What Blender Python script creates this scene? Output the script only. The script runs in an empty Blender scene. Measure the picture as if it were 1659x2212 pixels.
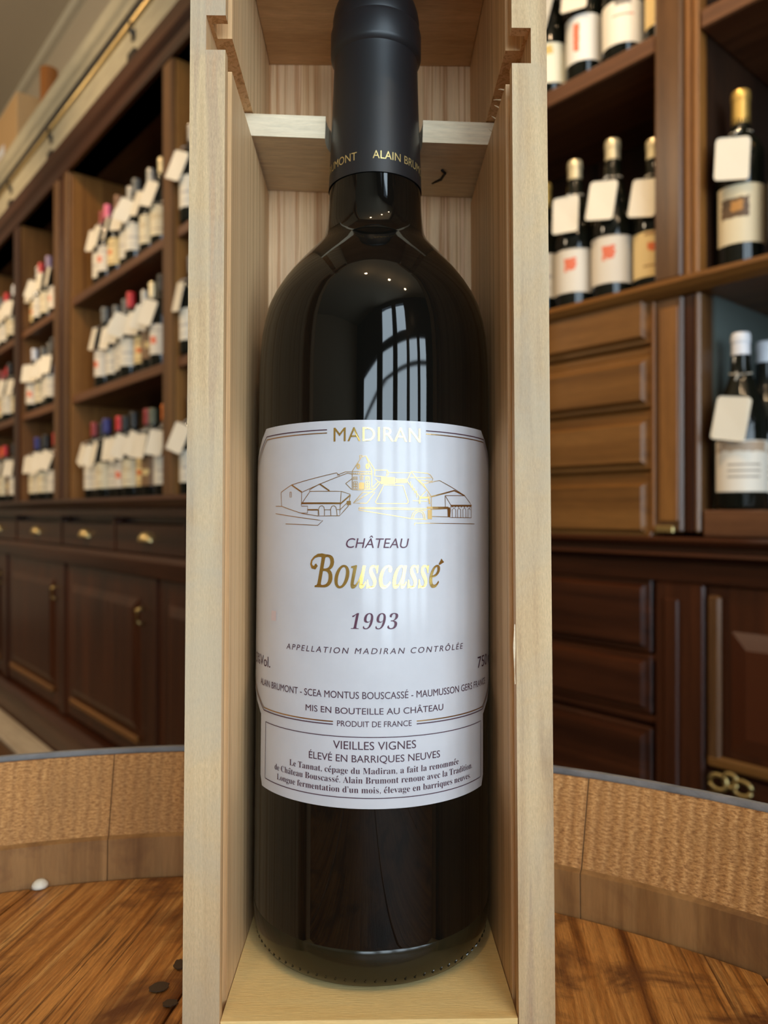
import bpy, bmesh, math, random
from mathutils import Vector, Matrix, Euler
random.seed(7)
SC = bpy.context.scene
COL = SC.collection
PI = math.pi

# ------------------------------------------------------------------ camera, light, exposure
F, CX, CY = 1597.0, 829.5, 1106.0          # focal length and centre of the 1659 x 2212 frame
CAMZ = 0.95
cd = bpy.data.cameras.new('camera'); cam = bpy.data.objects.new('camera', cd); COL.objects.link(cam)
cam.location = (0, 0, CAMZ); cam.rotation_euler = (PI/2, 0, 0)
cd.sensor_fit = 'HORIZONTAL'; cd.sensor_width = 36.0; cd.lens = 36.0*F/1659.0
cd.clip_start = 0.01; cd.clip_end = 60
cd.dof.use_dof = True; cd.dof.focus_distance = 0.213; cd.dof.aperture_fstop = 19.0
SC.camera = cam

W = bpy.data.worlds.new('world'); SC.world = W; W.use_nodes = True
W.node_tree.nodes['Background'].inputs[0].default_value = (0.55, 0.68, 0.9, 1)
W.node_tree.nodes['Background'].inputs[1].default_value = 1.0
SC.view_settings.view_transform = 'Standard'; SC.view_settings.look = 'None'
SC.view_settings.exposure = 0.2; SC.view_settings.gamma = 1.0
SC.view_settings.use_curve_mapping = False
SC.cycles.max_bounces = 8

# room frame: s runs along the cabinet wall (towards the shop window), n runs into the cabinet wall
EU = Vector((0.6468, -0.7627, 0)); EN = Vector((0.7627, 0.6468, 0)); ROT = math.atan2(EU.y, EU.x)
def room(s, n, w=0.0):
    return Vector((EU.x*s+EN.x*n, EU.y*s+EN.y*n, CAMZ+w))
def lamp(name, typ, loc, energy, color, **k):
    l = bpy.data.lights.new(name, typ); l.energy = energy; l.color = color
    for a, b in k.items(): setattr(l, a, b)
    o = bpy.data.objects.new(name, l); o.location = loc; COL.objects.link(o); return o
# daylight standing in the street outside the shop window
d = lamp('daylight', 'AREA', room(3.35, -1.4, 0.85), 560, (0.76, 0.87, 1.0), shape='RECTANGLE', size=5.0, size_y=3.5)
d.rotation_euler = (PI/2, 0, ROT+PI/2)
WARM = (1.0, 0.70, 0.40)
def spot(name, p, q, e, ang=70, blend=.7, r=.03):
    o = lamp(name, 'SPOT', p, e, WARM, spot_size=math.radians(ang), spot_blend=blend, shadow_soft_size=r)
    o.rotation_euler = (Vector(q)-Vector(p)).to_track_quat('-Z', 'Y').to_euler(); return o
spot('shelf_spot', room(-3.9, -.25, 2.35), room(-3.9, 1.0, .4), 90)
spot('shelf_spot', room(-2.5, -.25, 2.35), room(-2.7, 1.0, .4), 90)
spot('shelf_spot', room(-.73, .30, 2.3), room(-.76, 1.3, .62), 120, 27, .8)
spot('shelf_spot', room(.2, -.1, 2.35), room(-.6, 1.3, 1.15), 45, 34, .9)
lamp('bulb_or_fill', 'POINT', (-0.25, -0.75, CAMZ+2.3), 15, WARM, shadow_soft_size=.04)
lamp('bulb_or_fill', 'POINT', (0.55, -1.1, CAMZ+2.3), 15, WARM, shadow_soft_size=.04)
lamp('bulb_or_fill', 'POINT', (1.3, -1.35, CAMZ+2.3), 15, WARM, shadow_soft_size=.04)
lamp('bulb_or_fill', 'POINT', room(-4.2, -1.3, 1.7), 70, (1.0,.80,.55), shadow_soft_size=.08)  # fill light added to lift the dark ceiling, no bulb hangs here
lamp('bulb_or_fill', 'POINT', room(-2.0, -1.5, 1.9), 30, (1.0,.80,.55), shadow_soft_size=.08)  # second added fill for the ceiling, not a real bulb

# ------------------------------------------------------------------ helpers
def link(o, parent=None):
    COL.objects.link(o)
    if parent: o.parent = parent
    return o
def empty(name, label, cat, loc=(0, 0, 0), rot=(0, 0, 0), group=None):
    o = bpy.data.objects.new(name, None); o.location = loc; o.rotation_euler = rot
    o.empty_display_size = .05
    o['label'] = label; o['category'] = cat
    if group: o['group'] = group
    return link(o)
def mesh(name, vs, fs, mat, parent=None, smooth=False, bevel=0):
    me = bpy.data.meshes.new(name); me.from_pydata([tuple(v) for v in vs], [], fs)
    bm = bmesh.new(); bm.from_mesh(me)
    bmesh.ops.recalc_face_normals(bm, faces=bm.faces)
    if bevel:
        es = [e for e in bm.edges if len(e.link_faces) == 2 and e.calc_face_angle(0) > .5]
        bmesh.ops.bevel(bm, geom=es, offset=bevel, segments=1, affect='EDGES', clamp_overlap=True)
    bm.to_mesh(me); bm.free()
    if mat: me.materials.append(mat)
    if smooth:
        for p in me.polygons: p.use_smooth = True
    return link(bpy.data.objects.new(name, me), parent)
class MB:
    """collects solids into one mesh"""
    def __init__(s): s.v = []; s.f = []
    def add(s, vs, fs):
        n = len(s.v); s.v += [tuple(v) for v in vs]; s.f += [tuple(i+n for i in f) for f in fs]; return s
    def box(s, x0, x1, y0, y1, z0, z1):
        return s.add([(x0,y0,z0),(x1,y0,z0),(x1,y1,z0),(x0,y1,z0),(x0,y0,z1),(x1,y0,z1),(x1,y1,z1),(x0,y1,z1)],
                     [(0,3,2,1),(4,5,6,7),(0,1,5,4),(1,2,6,5),(2,3,7,6),(3,0,4,7)])
    def extr_z(s, poly, z0, z1):
        n = len(poly)
        return s.add([(x,y,z0) for x,y in poly]+[(x,y,z1) for x,y in poly],
                     [tuple(reversed(range(n))), tuple(range(n,2*n))]+[(i,(i+1)%n,n+(i+1)%n,n+i) for i in range(n)])
    def extr_x(s, poly, x0, x1):      # poly in (y,z)
        n = len(poly)
        return s.add([(x0,y,z) for y,z in poly]+[(x1,y,z) for y,z in poly],
                     [tuple(reversed(range(n))), tuple(range(n,2*n))]+[(i,(i+1)%n,n+(i+1)%n,n+i) for i in range(n)])
    def lathe(s, prof, seg=24, c=(0,0), cap=True):
        vs = []; fs = []
        for r, z in prof:
            for k in range(seg):
                a = 2*PI*k/seg; vs.append((c[0]+r*math.sin(a), c[1]-r*math.cos(a), z))
        for i in range(len(prof)-1):
            for k in range(seg):
                k2 = (k+1) % seg
                fs.append((i*seg+k, i*seg+k2, (i+1)*seg+k2, (i+1)*seg+k))
        if cap:
            fs.append(tuple(reversed(range(seg)))); m = (len(prof)-1)*seg; fs.append(tuple(range(m, m+seg)))
        return s.add(vs, fs)
    def tube(s, pts, r, seg=8):
        pts = [Vector(p) for p in pts]; vs = []; fs = []
        for i, p in enumerate(pts):
            t = (pts[min(i+1, len(pts)-1)]-pts[max(i-1, 0)]).normalized()
            a = t.cross(Vector((0,0,1)));  a = a if a.length > 1e-3 else t.cross(Vector((1,0,0)))
            a.normalize(); b = t.cross(a); rr = r[i] if isinstance(r, (list, tuple)) else r
            for k in range(seg):
                q = 2*PI*k/seg; vs.append(p+a*rr*math.cos(q)+b*rr*math.sin(q))
        for i in range(len(pts)-1):
            for k in range(seg):
                k2 = (k+1) % seg; fs.append((i*seg+k, i*seg+k2, (i+1)*seg+k2, (i+1)*seg+k))
        fs.append(tuple(range(seg))); m = (len(pts)-1)*seg; fs.append(tuple(range(m, m+seg)))
        return s.add(vs, fs)
    def panel(s, x0, x1, y, z0, z1, d, b):   # raised field with sloped edges standing d proud (towards -y) of plane y
        return s.add([(x0,y,z0),(x1,y,z0),(x1,y,z1),(x0,y,z1),(x0+b,y-d,z0+b),(x1-b,y-d,z0+b),(x1-b,y-d,z1-b),(x0+b,y-d,z1-b)],
                     [(0,1,2,3),(4,5,6,7),(0,1,5,4),(1,2,6,5),(2,3,7,6),(3,0,4,7)])
    def build(s, name, mat, parent=None, smooth=False, bevel=0):
        return mesh(name, s.v, s.f, mat, parent, smooth, bevel)
def autosmooth(o, ang=.6):
    bm = bmesh.new(); bm.from_mesh(o.data)
    for f in bm.faces: f.smooth = True
    for e in bm.edges:
        e.smooth = not (len(e.link_faces) == 2 and e.calc_face_angle(0) > ang)
    bm.to_mesh(o.data); bm.free(); return o

# ------------------------------------------------------------------ materials
def nt(name):
    m = bpy.data.materials.new(name); m.use_nodes = True; t = m.node_tree
    return m, t, t.nodes['Principled BSDF']
def N(t, typ, **k):
    n = t.nodes.new(typ)
    for a, b in k.items(): setattr(n, a, b)
    return n
def ramp(t, fac, stops):
    r = N(t, 'ShaderNodeValToRGB'); cr = r.color_ramp
    while len(cr.elements) < len(stops): cr.elements.new(.5)
    for e, (p, c) in zip(cr.elements, stops): e.position = p; e.color = (*c, 1)
    t.links.new(fac, r.inputs[0]); return r.outputs[0]
def noise(t, vec, scale, detail=4, rough=.55, dist=0):
    n = N(t, 'ShaderNodeTexNoise'); n.inputs['Scale'].default_value = scale; n.inputs['Detail'].default_value = detail
    n.inputs['Roughness'].default_value = rough; n.inputs['Distortion'].default_value = dist
    t.links.new(vec, n.inputs['Vector']); return n.outputs[0]
def coords(t, sc=(1,1,1), rot=(0,0,0), loc=(0,0,0)):
    c = N(t, 'ShaderNodeTexCoord'); m = N(t, 'ShaderNodeMapping')
    m.inputs['Scale'].default_value = sc; m.inputs['Rotation'].default_value = rot; m.inputs['Location'].default_value = loc
    t.links.new(c.outputs['Object'], m.inputs[0]); return m.outputs[0]
def mixc(t, fac, a, b, mode='MIX'):
    m = N(t, 'ShaderNodeMix', data_type='RGBA', blend_type=mode)
    for i, v in ((0, fac), (6, a), (7, b)):
        if isinstance(v, (int, float)): m.inputs[i].default_value = v
        elif isinstance(v, tuple): m.inputs[i].default_value = (*v, 1)
        else: t.links.new(v, m.inputs[i])
    return m.outputs[2]
def bump(t, b, h, strength, dist):
    n = N(t, 'ShaderNodeBump'); n.inputs['Strength'].default_value = strength; n.inputs['Distance'].default_value = dist
    t.links.new(h, n.inputs['Height']); t.links.new(n.outputs[0], b.inputs['Normal'])
def plain(name, c, rough=.5, metal=0, spec=.5, coat=0):
    m, t, b = nt(name); b.inputs['Base Color'].default_value = (*c, 1); b.inputs['Roughness'].default_value = rough
    b.inputs['Metallic'].default_value = metal; b.inputs['Specular IOR Level'].default_value = spec
    b.inputs['Coat Weight'].default_value = coat
    return m
def wood(name, stops, streak, along, rough=.5, coarse=None, bumpd=.0002, fine=900, spec=.4, rot=(0,0,0), stain=None, finemix=.35, coat=0, loc=(0,0,0), af=.035, ff=.12):
    """streak: scale across the grain, along: axis index of the grain"""
    m, t, b = nt(name)
    sc = [streak]*3; sc[along] = streak*af
    v = coords(t, tuple(sc), rot, loc); n1 = noise(t, v, 1.0, 5, .6, .4)
    col = ramp(t, n1, stops)
    sf = [fine]*3; sf[along] = fine*ff
    n2 = noise(t, coords(t, tuple(sf), rot), 1.0, 3, .7)
    g = ramp(t, n2, [(.3, (.55,.55,.55)), (.7, (1.25,1.25,1.25))])
    col = mixc(t, finemix, col, g, 'MULTIPLY')
    if stain:
        n3 = noise(t, coords(t, (1,1,1), (0,0,0)), stain[0], 5, .65, .6)
        col = mixc(t, ramp(t, n3, [(stain[1], (0,0,0)), (stain[2], (1,1,1))]), col, stain[3])
    t.links.new(col, b.inputs['Base Color'])
    b.inputs['Roughness'].default_value = rough; b.inputs['Specular IOR Level'].default_value = spec
    b.inputs['Coat Weight'].default_value = coat; b.inputs['Coat Roughness'].default_value = .15
    bump(t, b, n2, .5, bumpd)
    return m
PINE = [(0.30,(0.495,0.266,0.107)),(0.40,(0.732,0.460,0.225)),(0.50,(0.792,0.532,0.288)),(0.56,(0.544,0.306,0.125)),(0.62,(0.772,0.500,0.263)),(0.75,(0.613,0.363,0.163))]
PINEL = [(.3,(.50,.33,.17)),(.45,(.70,.53,.33)),(.6,(.80,.65,.45)),(.75,(.68,.48,.28))]
M_side = wood('pine_side', PINE, 260, 2, .55, bumpd=.0001, fine=2600, finemix=.25, af=.004, ff=.05)
M_back = wood('pine_back', [(0.32,(0.539,0.256,0.095)),(0.40,(0.823,0.526,0.274)),(0.47,(0.843,0.559,0.309)),(0.51,(0.568,0.272,0.107)),(0.55,(0.823,0.511,0.285)),(0.62,(0.843,0.559,0.309)),(0.70,(0.627,0.303,0.131))], 170, 2, .5, loc=(3,0,0), fine=2200, finemix=.2, af=.012, ff=.05)
M_edge = wood('pine_edge', [(0.28,(0.348,0.231,0.126)),(0.42,(0.546,0.380,0.207)),(0.55,(0.629,0.462,0.262)),(0.64,(0.496,0.353,0.217)),(0.75,(0.596,0.353,0.182))], 130, 2, .7, bumpd=.0001, finemix=.38, stain=(16,.44,.80,(.44,.385,.29)), fine=2600, af=.05, ff=.25)
M_floorb = wood('pine_floor', [(0.30,(0.784,0.470,0.156)),(0.42,(0.950,0.686,0.296)),(0.70,(0.950,0.745,0.359))], 90, 0, .45, finemix=.22, fine=2200, af=.08, ff=.1)
M_end = wood('pine_top', [(.3,(.50,.30,.14)),(.6,(.66,.42,.22))], 60, 0, .6)
M_holder = wood('pale_holder', [(0.30,(0.684,0.527,0.331)),(0.50,(0.817,0.680,0.475)),(0.70,(0.760,0.595,0.389))], 200, 0, .65, finemix=.35)
M_holder_u = M_holder
DARK = [(0.30,(0.015,0.004,0.002)),(0.50,(0.040,0.011,0.004)),(0.72,(0.068,0.019,0.006))]
M_mah = wood('dark_mahogany', DARK, 30, 2, .30, fine=260, spec=.36, finemix=.3)
M_mahh = wood('dark_mahogany_cross', DARK, 30, 0, .30, fine=260, spec=.36, finemix=.3)
M_shelf = wood('shelf_wood', [(.3,(.07,.027,.012)),(.55,(.14,.058,.024)),(.75,(.20,.085,.035))], 28, 0, .35, fine=260)
M_oak = wood('golden_oak', [(.3,(.12,.045,.010)),(.5,(.22,.09,.020)),(.72,(.32,.145,.035))], 24, 2, .4, fine=200)
M_amberh = wood('amber_wood_cross', [(.3,(.085,.034,.008)),(.5,(.17,.072,.017)),(.72,(.24,.108,.028))], 24, 0, .3, fine=200)
M_pilaster = wood('pilaster_wood', [(.3,(.05,.021,.008)),(.5,(.11,.050,.018)),(.72,(.18,.088,.03))], 26, 2, .28, fine=200)
M_burl = wood('burl_wood', [(.35,(.10,.03,.008)),(.5,(.36,.14,.03)),(.65,(.50,.22,.05))], 40, 1, .4, fine=120)
M_black = plain('gap_shade_black', (.012,.009,.007), .6)
M_backp = wood('back_board', [(.3,(.012,.006,.003)),(.6,(.035,.014,.006)),(.8,(.05,.02,.008))], 22, 2, .5, fine=100)
M_pale = wood('painted_rail_board', [(.3,(.30,.27,.19)),(.6,(.38,.345,.245))], 18, 0, .5, fine=80)
M_paleg = wood('painted_moulding', [(.3,(.36,.32,.22)),(.6,(.48,.43,.30))], 18, 0, .5, fine=80)
M_brass = plain('brass', (.62,.47,.22), .42, .9)
M_brassd = plain('dull_brass', (.42,.32,.14), .42, 1)
M_iron = plain('black_iron', (.02,.018,.016), .5, .6)
M_plaster = plain('taupe_plaster', (.46,.385,.275), .85)
M_picrail = plain('pale_picture_rail', (.55,.50,.38), .6)
M_shopfloor = wood('shop_floor_wood', [(.3,(.045,.022,.010)),(.6,(.10,.052,.024))], 14, 0, .22, fine=90)
M_stonestrip = wood('worn_skirting', [(.3,(.28,.23,.17)),(.6,(.42,.36,.28))], 14, 0, .6, fine=60)
M_card = plain('cardboard', (.55,.34,.15), .8)
M_paper = plain('white_paper', (.80,.80,.82), .7)
M_tag = plain('cream_tag_card', (.68,.63,.52), .55)
M_string = plain('tag_string', (.62,.58,.50), .8)
M_zinc = wood('zinc_hoop', [(.3,(.26,.27,.28)),(.6,(.44,.45,.46))], 60, 0, .45, fine=300)
for _m in (M_zinc,): _m.node_tree.nodes['Principled BSDF'].inputs['Metallic'].default_value = .4

# barrel woods
def sawn(name):
    m, t, b = nt(name)
    c = N(t, 'ShaderNodeTexCoord')
    # polar coordinates so that saw marks follow the chime
    sep = N(t, 'ShaderNodeSeparateXYZ'); t.links.new(c.outputs['Object'], sep.inputs[0])
    at = N(t, 'ShaderNodeMath', operation='ARCTAN2'); t.links.new(sep.outputs[0], at.inputs[0]); t.links.new(sep.outputs[1], at.inputs[1])
    cmb = N(t, 'ShaderNodeCombineXYZ')
    mu = N(t, 'ShaderNodeMath', operation='MULTIPLY'); mu.inputs[1].default_value = .28
    t.links.new(at.outputs[0], mu.inputs[0]); t.links.new(mu.outputs[0], cmb.inputs[0]); t.links.new(sep.outputs[2], cmb.inputs[1])
    mp = N(t, 'ShaderNodeMapping'); mp.inputs['Scale'].default_value = (1,1,1); t.links.new(cmb.outputs[0], mp.inputs[0])
    mp2 = N(t, 'ShaderNodeMapping'); mp2.inputs['Scale'].default_value = (560,1500,1); t.links.new(cmb.outputs[0], mp2.inputs[0])
    w = N(t, 'ShaderNodeTexWave', wave_type='BANDS', bands_direction='X'); w.inputs['Scale'].default_value = 66
    w.inputs['Distortion'].default_value = 2.2; w.inputs['Detail'].default_value = 3; w.inputs['Detail Scale'].default_value = 3
    t.links.new(mp.outputs[0], w.inputs['Vector'])
    n1 = noise(t, mp2.outputs[0], 1.0, 4, .7)
    n0 = noise(t, mp.outputs[0], 22, 3, .5)
    h = N(t, 'ShaderNodeMath', operation='MULTIPLY'); t.links.new(w.outputs[1], h.inputs[0]); t.links.new(n1, h.inputs[1])
    col = ramp(t, n1, [(.32,(.22,.095,.032)),(.46,(.42,.205,.072)),(.56,(.55,.29,.105)),(.70,(.68,.40,.17))])
    col = mixc(t, .38, col, ramp(t, w.outputs[1], [(0,(.5,.45,.42)),(.45,(1.0,1.0,1.0)),(1,(1.2,1.2,1.2))]), 'MULTIPLY')
    col = mixc(t, ramp(t, n0, [(.5,(0,0,0)),(.75,(.5,.5,.5))]), col, (.30,.16,.065))
    t.links.new(col, b.inputs['Base Color']); b.inputs['Roughness'].default_value = .75; b.inputs['Specular IOR Level'].default_value = .25
    bump(t, b, h.outputs[0], .7, .0008)
    return m
M_sawn = sawn('sawn_oak_chime')
M_howel = wood('oak_howel', [(.3,(.20,.090,.026)),(.5,(.30,.150,.050)),(.7,(.38,.20,.072))], 90, 2, .6, fine=500, stain=(28,.5,.75,(.14,.06,.022)))
M_stave = wood('oak_stave', [(.3,(.20,.10,.04)),(.6,(.36,.20,.09))], 50, 2, .6)
HEAD = [(0.30,(0.123,0.036,0.007)),(0.40,(0.370,0.142,0.029)),(0.50,(0.581,0.267,0.070)),(0.56,(0.387,0.155,0.036)),(0.64,(0.651,0.344,0.108)),(0.74,(0.334,0.129,0.027))]
def headmat(i, rot):
    m = wood('barrel_head_wood', HEAD, 130, 1, .38, fine=1500, rot=rot, bumpd=.0006, finemix=.6, stain=(16+3*i,.50,.64,(.12,.042,.014)), loc=(i*7.3,0,0))
    t = m.node_tree; b = t.nodes['Principled BSDF']
    src = b.inputs['Base Color'].links[0].from_socket
    n = noise(t, coords(t, (620, 14, 620), rot, (i*3.1,0,0)), 1.0, 4, .7, .2)      # dark open pores running with the grain
    n2 = noise(t, coords(t, (60, 12, 60), rot, (i*5.1,0,0)), 1.0, 3, .6, .5)
    k = N(t, 'ShaderNodeMath', operation='MULTIPLY')
    t.links.new(ramp(t, n, [(.52,(0,0,0)),(.62,(1,1,1))]), k.inputs[0]); t.links.new(ramp(t, n2, [(.35,(.15,.15,.15)),(.6,(.85,.85,.85))]), k.inputs[1])
    t.links.new(mixc(t, k.outputs[0], src, (.085,.030,.008)), b.inputs['Base Color'])
    return m

def glass_mat(name, c, rough=.06):
    m, t, b = nt(name)
    b.inputs['Base Color'].default_value = (*c, 1); b.inputs['Roughness'].default_value = rough
    b.inputs['IOR'].default_value = 1.43
    n = noise(t, coords(t, (40,40,14)), 1, 2, .5); bump(t, b, n, .12, .0006)
    return m
M_glass = glass_mat('black_green_glass', (.0035,.0035,.0028), .035)
M_glassb = glass_mat('dark_bottle_glass', (.006,.007,.005), .08)
M_base = glass_mat('olive_reflection_foot', (.015,.013,.006), .15)  # olive tint paints in the box floor's reflection on the translucent foot
M_caps = plain('matt_black_capsule', (.010,.011,.013), .40)
M_gold = plain('gold_foil', (.70,.47,.15), .22, 1)
M_goldd = plain('dark_gold_foil', (.50,.31,.12), .3, 1)
M_goldcap = plain('gold_print', (.66,.50,.20), .35, .6)
M_ink = plain('plum_ink', (.085,.018,.045), .5)
M_inkd = plain('dark_ink', (.06,.018,.035), .5)
def labelpaper():
    m, t, b = nt('label_paper')
    n = noise(t, coords(t, (1,1,1)), 60, 5, .6)
    col = ramp(t, n, [(.3,(.53,.535,.57)),(.6,(.57,.575,.61))])
    n2 = noise(t, coords(t, (1,1,.6)), 210, 3, .5)
    col = mixc(t, ramp(t, n2, [(.74,(0,0,0)),(.82,(.3,.3,.3))]), col, (.38,.34,.36))
    t.links.new(col, b.inputs['Base Color']); b.inputs['Roughness'].default_value = .42
    b.inputs['Specular IOR Level'].default_value = .35
    b.inputs['Coat Weight'].default_value = .5; b.inputs['Coat Roughness'].default_value = .12
    bump(t, b, noise(t, coords(t, (300,300,100)), 1, 3, .6), .12, .00005)
    return m
M_label = labelpaper()

# ------------------------------------------------------------------ the room
def struct(o): o['kind'] = 'structure'; return o
def rbox(name, s0, s1, n0, n1, w0, w1, mat, label=None):
    o = MB().box(s0, s1, n0, n1, w0, w1).build(name, mat); o.location = (0,0,CAMZ); o.rotation_euler = (0,0,ROT); return struct(o)
FW = -CAMZ; CW = 2.78
rbox('floor', -7.2, 3.1, -4.6, 1.8, FW-.05, FW, M_shopfloor)
rbox('ceiling', -7.2, 3.1, -4.6, 1.8, CW, CW+.05, M_plaster)
SPLIT = -1.30                                    # where the left cabinet run steps back
rbox('wall_left', -7.2, SPLIT, 1.335, 1.50, FW, CW, M_plaster)
rbox('wall_right', SPLIT, 3.1, 1.65, 1.80, FW, CW, M_plaster)
rbox('wall_return', SPLIT-.12, SPLIT, 1.50, 1.80, FW, CW, M_plaster)
rbox('wall_far', -7.3, -7.2, -4.6, 1.8, FW, CW, M_plaster)
rbox('wall_opposite', -7.2, 3.1, -4.7, -4.6, FW, CW, M_plaster)
rbox('trim_1', -7.2, SPLIT, 1.30, 1.335, CW-.06, CW, M_picrail)
# shop front with five panes
PN = [(-3.61,-2.20,-.35,1.35),(-1.85,-1.09,-.80,1.35),(-.88,-.28,-.35,1.35),(-.17,.33,-.35,1.35),(.43,.84,-.35,1.35)]
mb = MB(); ys = [-4.6]
for i, (a, b, z0, z1) in enumerate(PN):
    mb.box(3.0, 3.1, ys[-1], a, FW, CW); ys.append(b)
    mb.box(3.0, 3.1, a, b, FW, z0)
    if i in (1, 2): mb.box(3.0, 3.1, a, b, z1, z1+.10); mb.box(3.0, 3.1, a, b, 2.55, CW)
    else: mb.box(3.0, 3.1, a, b, z1, CW)
mb.box(3.0, 3.1, ys[-1], 1.8, FW, CW)
o = mb.build('wall_front', M_mah); o.location = (0,0,CAMZ); o.rotation_euler = (0,0,ROT); struct(o)
M_pane, t_, b_ = nt('window_glass'); b_.inputs['Roughness'].default_value = .02; b_.inputs['Base Color'].default_value = (.02,.02,.02,1)
tr_ = N(t_, 'ShaderNodeBsdfTransparent'); tr_.inputs[0].default_value = (.93,.96,.95,1)
mx_ = N(t_, 'ShaderNodeMixShader'); mx_.inputs[0].default_value = .06
t_.links.new(tr_.outputs[0], mx_.inputs[1]); t_.links.new(b_.outputs[0], mx_.inputs[2])
t_.links.new(mx_.outputs[0], t_.nodes['Material Output'].inputs[0])
OPEN = PN+[(PN[1][0],PN[1][1],1.45,2.55),(PN[2][0],PN[2][1],1.45,2.55)]
for i, (a, b, z0, z1) in enumerate(OPEN):
    f = MB()
    for (p0,p1,q0,q1) in ((a,b,z0,z0+.04),(a,b,z1-.04,z1),(a,a+.03,z0+.04,z1-.04),(b-.03,b,z0+.04,z1-.04)):
        f.box(3.02, 3.07, p0, p1, q0, q1)
    if i < 5: f.box(3.02, 3.07, a+.03, b-.03, .96, 1.0)
    o = f.build('window_%d' % (i+1), M_mah); o.location = (0,0,CAMZ); o.rotation_euler = (0,0,ROT); struct(o)
    MB().box(3.040, 3.044, a+.03, b-.03, z0+.04, z1-.04).build('pane', M_pane, o)

# ------------------------------------------------------------------ frames of the two cabinet runs
class Frame:
    def __init__(s, c, px0):
        k = (px0-CX)/F; z = c/(EN.x*k+EN.y); s.c = c; s.p = Vector((k*z, z, 0))
        s.s0 = s.p.dot(EU)
    def u(s, px, v=0):
        k = (px-CX)/F; z = (s.c+v)/(EN.x*k+EN.y); return k*z*EU.x+z*EU.y-s.s0
    def w(s, px, py, v=0):
        k = (px-CX)/F; z = (s.c+v)/(EN.x*k+EN.y); return (CY-py)/F*z
    def thing(s, name, label, cat, group=None):
        return empty(name, label, cat, (s.p.x, s.p.y, CAMZ), (0,0,ROT), group)
    def place(s, o, u, v, w, rz=0):
        q = s.p+EU*u+EN*v; o.location = (q.x, q.y, CAMZ+w); o.rotation_euler = (0,0,ROT+rz)
LF = Frame(.9721, 360); RF = Frame(1.27, 1445)
u_, w_ = LF.u, LF.w
LS, LE = -3.9, SPLIT-.02-LF.s0                    # left run extends

# ---- left shelving
sh = LF.thing('shelving_unit', 'tall dark wooden wine shelving with three levels receding to the left', 'shelves')
UP = [(-3.50,-3.42),(-2.62,-2.54),(-1.75,-1.66),(-1.09,-.92),(-.007,.066),(LE-.06, LE)]
WA, WB, WC, WT = .868, .472, .048, 1.385
for i, (a, b) in enumerate(UP):
    MB().box(a, b, .0, .33, WC, WT).build('upright', M_oak if i != 3 else M_oak, sh, bevel=.004)
    if b-a > .12:
        q = MB(); q.box(a+.005, a+.06, -.02, 0, WC, WT).build('pilaster_strip', M_pilaster, sh, bevel=.006)
        MB().box(a+.061, b-.051, -.010, 0, WC, WT).build('pilaster_strip', M_mah, sh, bevel=.004)
        MB().box(b-.05, b-.002, -.014, 0, WC, WT).build('pilaster_strip', M_pilaster, sh, bevel=.005)
    elif i == 4:
        MB().box(a, b, -.012, 0, WC, WT).build('pilaster_strip', M_pilaster, sh, bevel=.005)
    else:
        MB().box(a, b, -.012, 0, WC, WT).build('pilaster_strip', M_mah, sh, bevel=.005)
for i in range(len(UP)-1):
    a, b = UP[i][1], UP[i+1][0]
    for lv in (WA, WB):
        MB().box(a+.0005, b-.0005, .004, .325, lv-.034, lv).build('shelf', M_shelf, sh, bevel=.003)
MB().box(UP[0][0], LE, .33, .345, WC, WT).build('back_panel', M_backp, sh)
MB().box(UP[0][0], LE, .0, .33, WT, WT+.03).build('top_board', M_mahh, sh)
cb = MB().extr_x([(.10,WT),(-.015,WT),(-.02,1.42),(-.035,1.44),(-.04,1.487),(.10,1.487)], UP[0][0], LE).build('cornice_moulding', M_mahh, sh)
MB().box(UP[0][0], LE, -.03, -.012, 1.488, 1.597).build('rail_board', M_pale, sh, bevel=.003)
MB().box(UP[0][0], LE, -.0115, .05, 1.488, 1.69).build('cornice_gap_shade', M_black, sh)  # black board near the front stands for the shade in the cornice gap
MB().extr_x([(.09,1.6905),(-.015,1.6905),(-.02,1.71),(-.032,1.725),(-.04,1.765),(.09,1.775)], UP[0][0], LE).build('cornice_moulding', M_paleg, sh)
MB().tube([(UP[0][0],-.026,1.612),(LE,-.026,1.612)], .0115, 10).build('brass_rail', M_brass, sh, smooth=True)
for px in (112, 290, 25):
    uu = u_(px, -.03)
    MB().tube([(uu,-.031,1.56),(uu,-.045,1.575),(uu,-.043,1.598)], .007, 6).box(uu-.035, uu+.02, -.040, -.0305, 1.487, 1.510).box(uu-.012, uu+.012, -.036, -.0305, 1.545, 1.575).build('rail_bracket', M_iron, sh)

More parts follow.
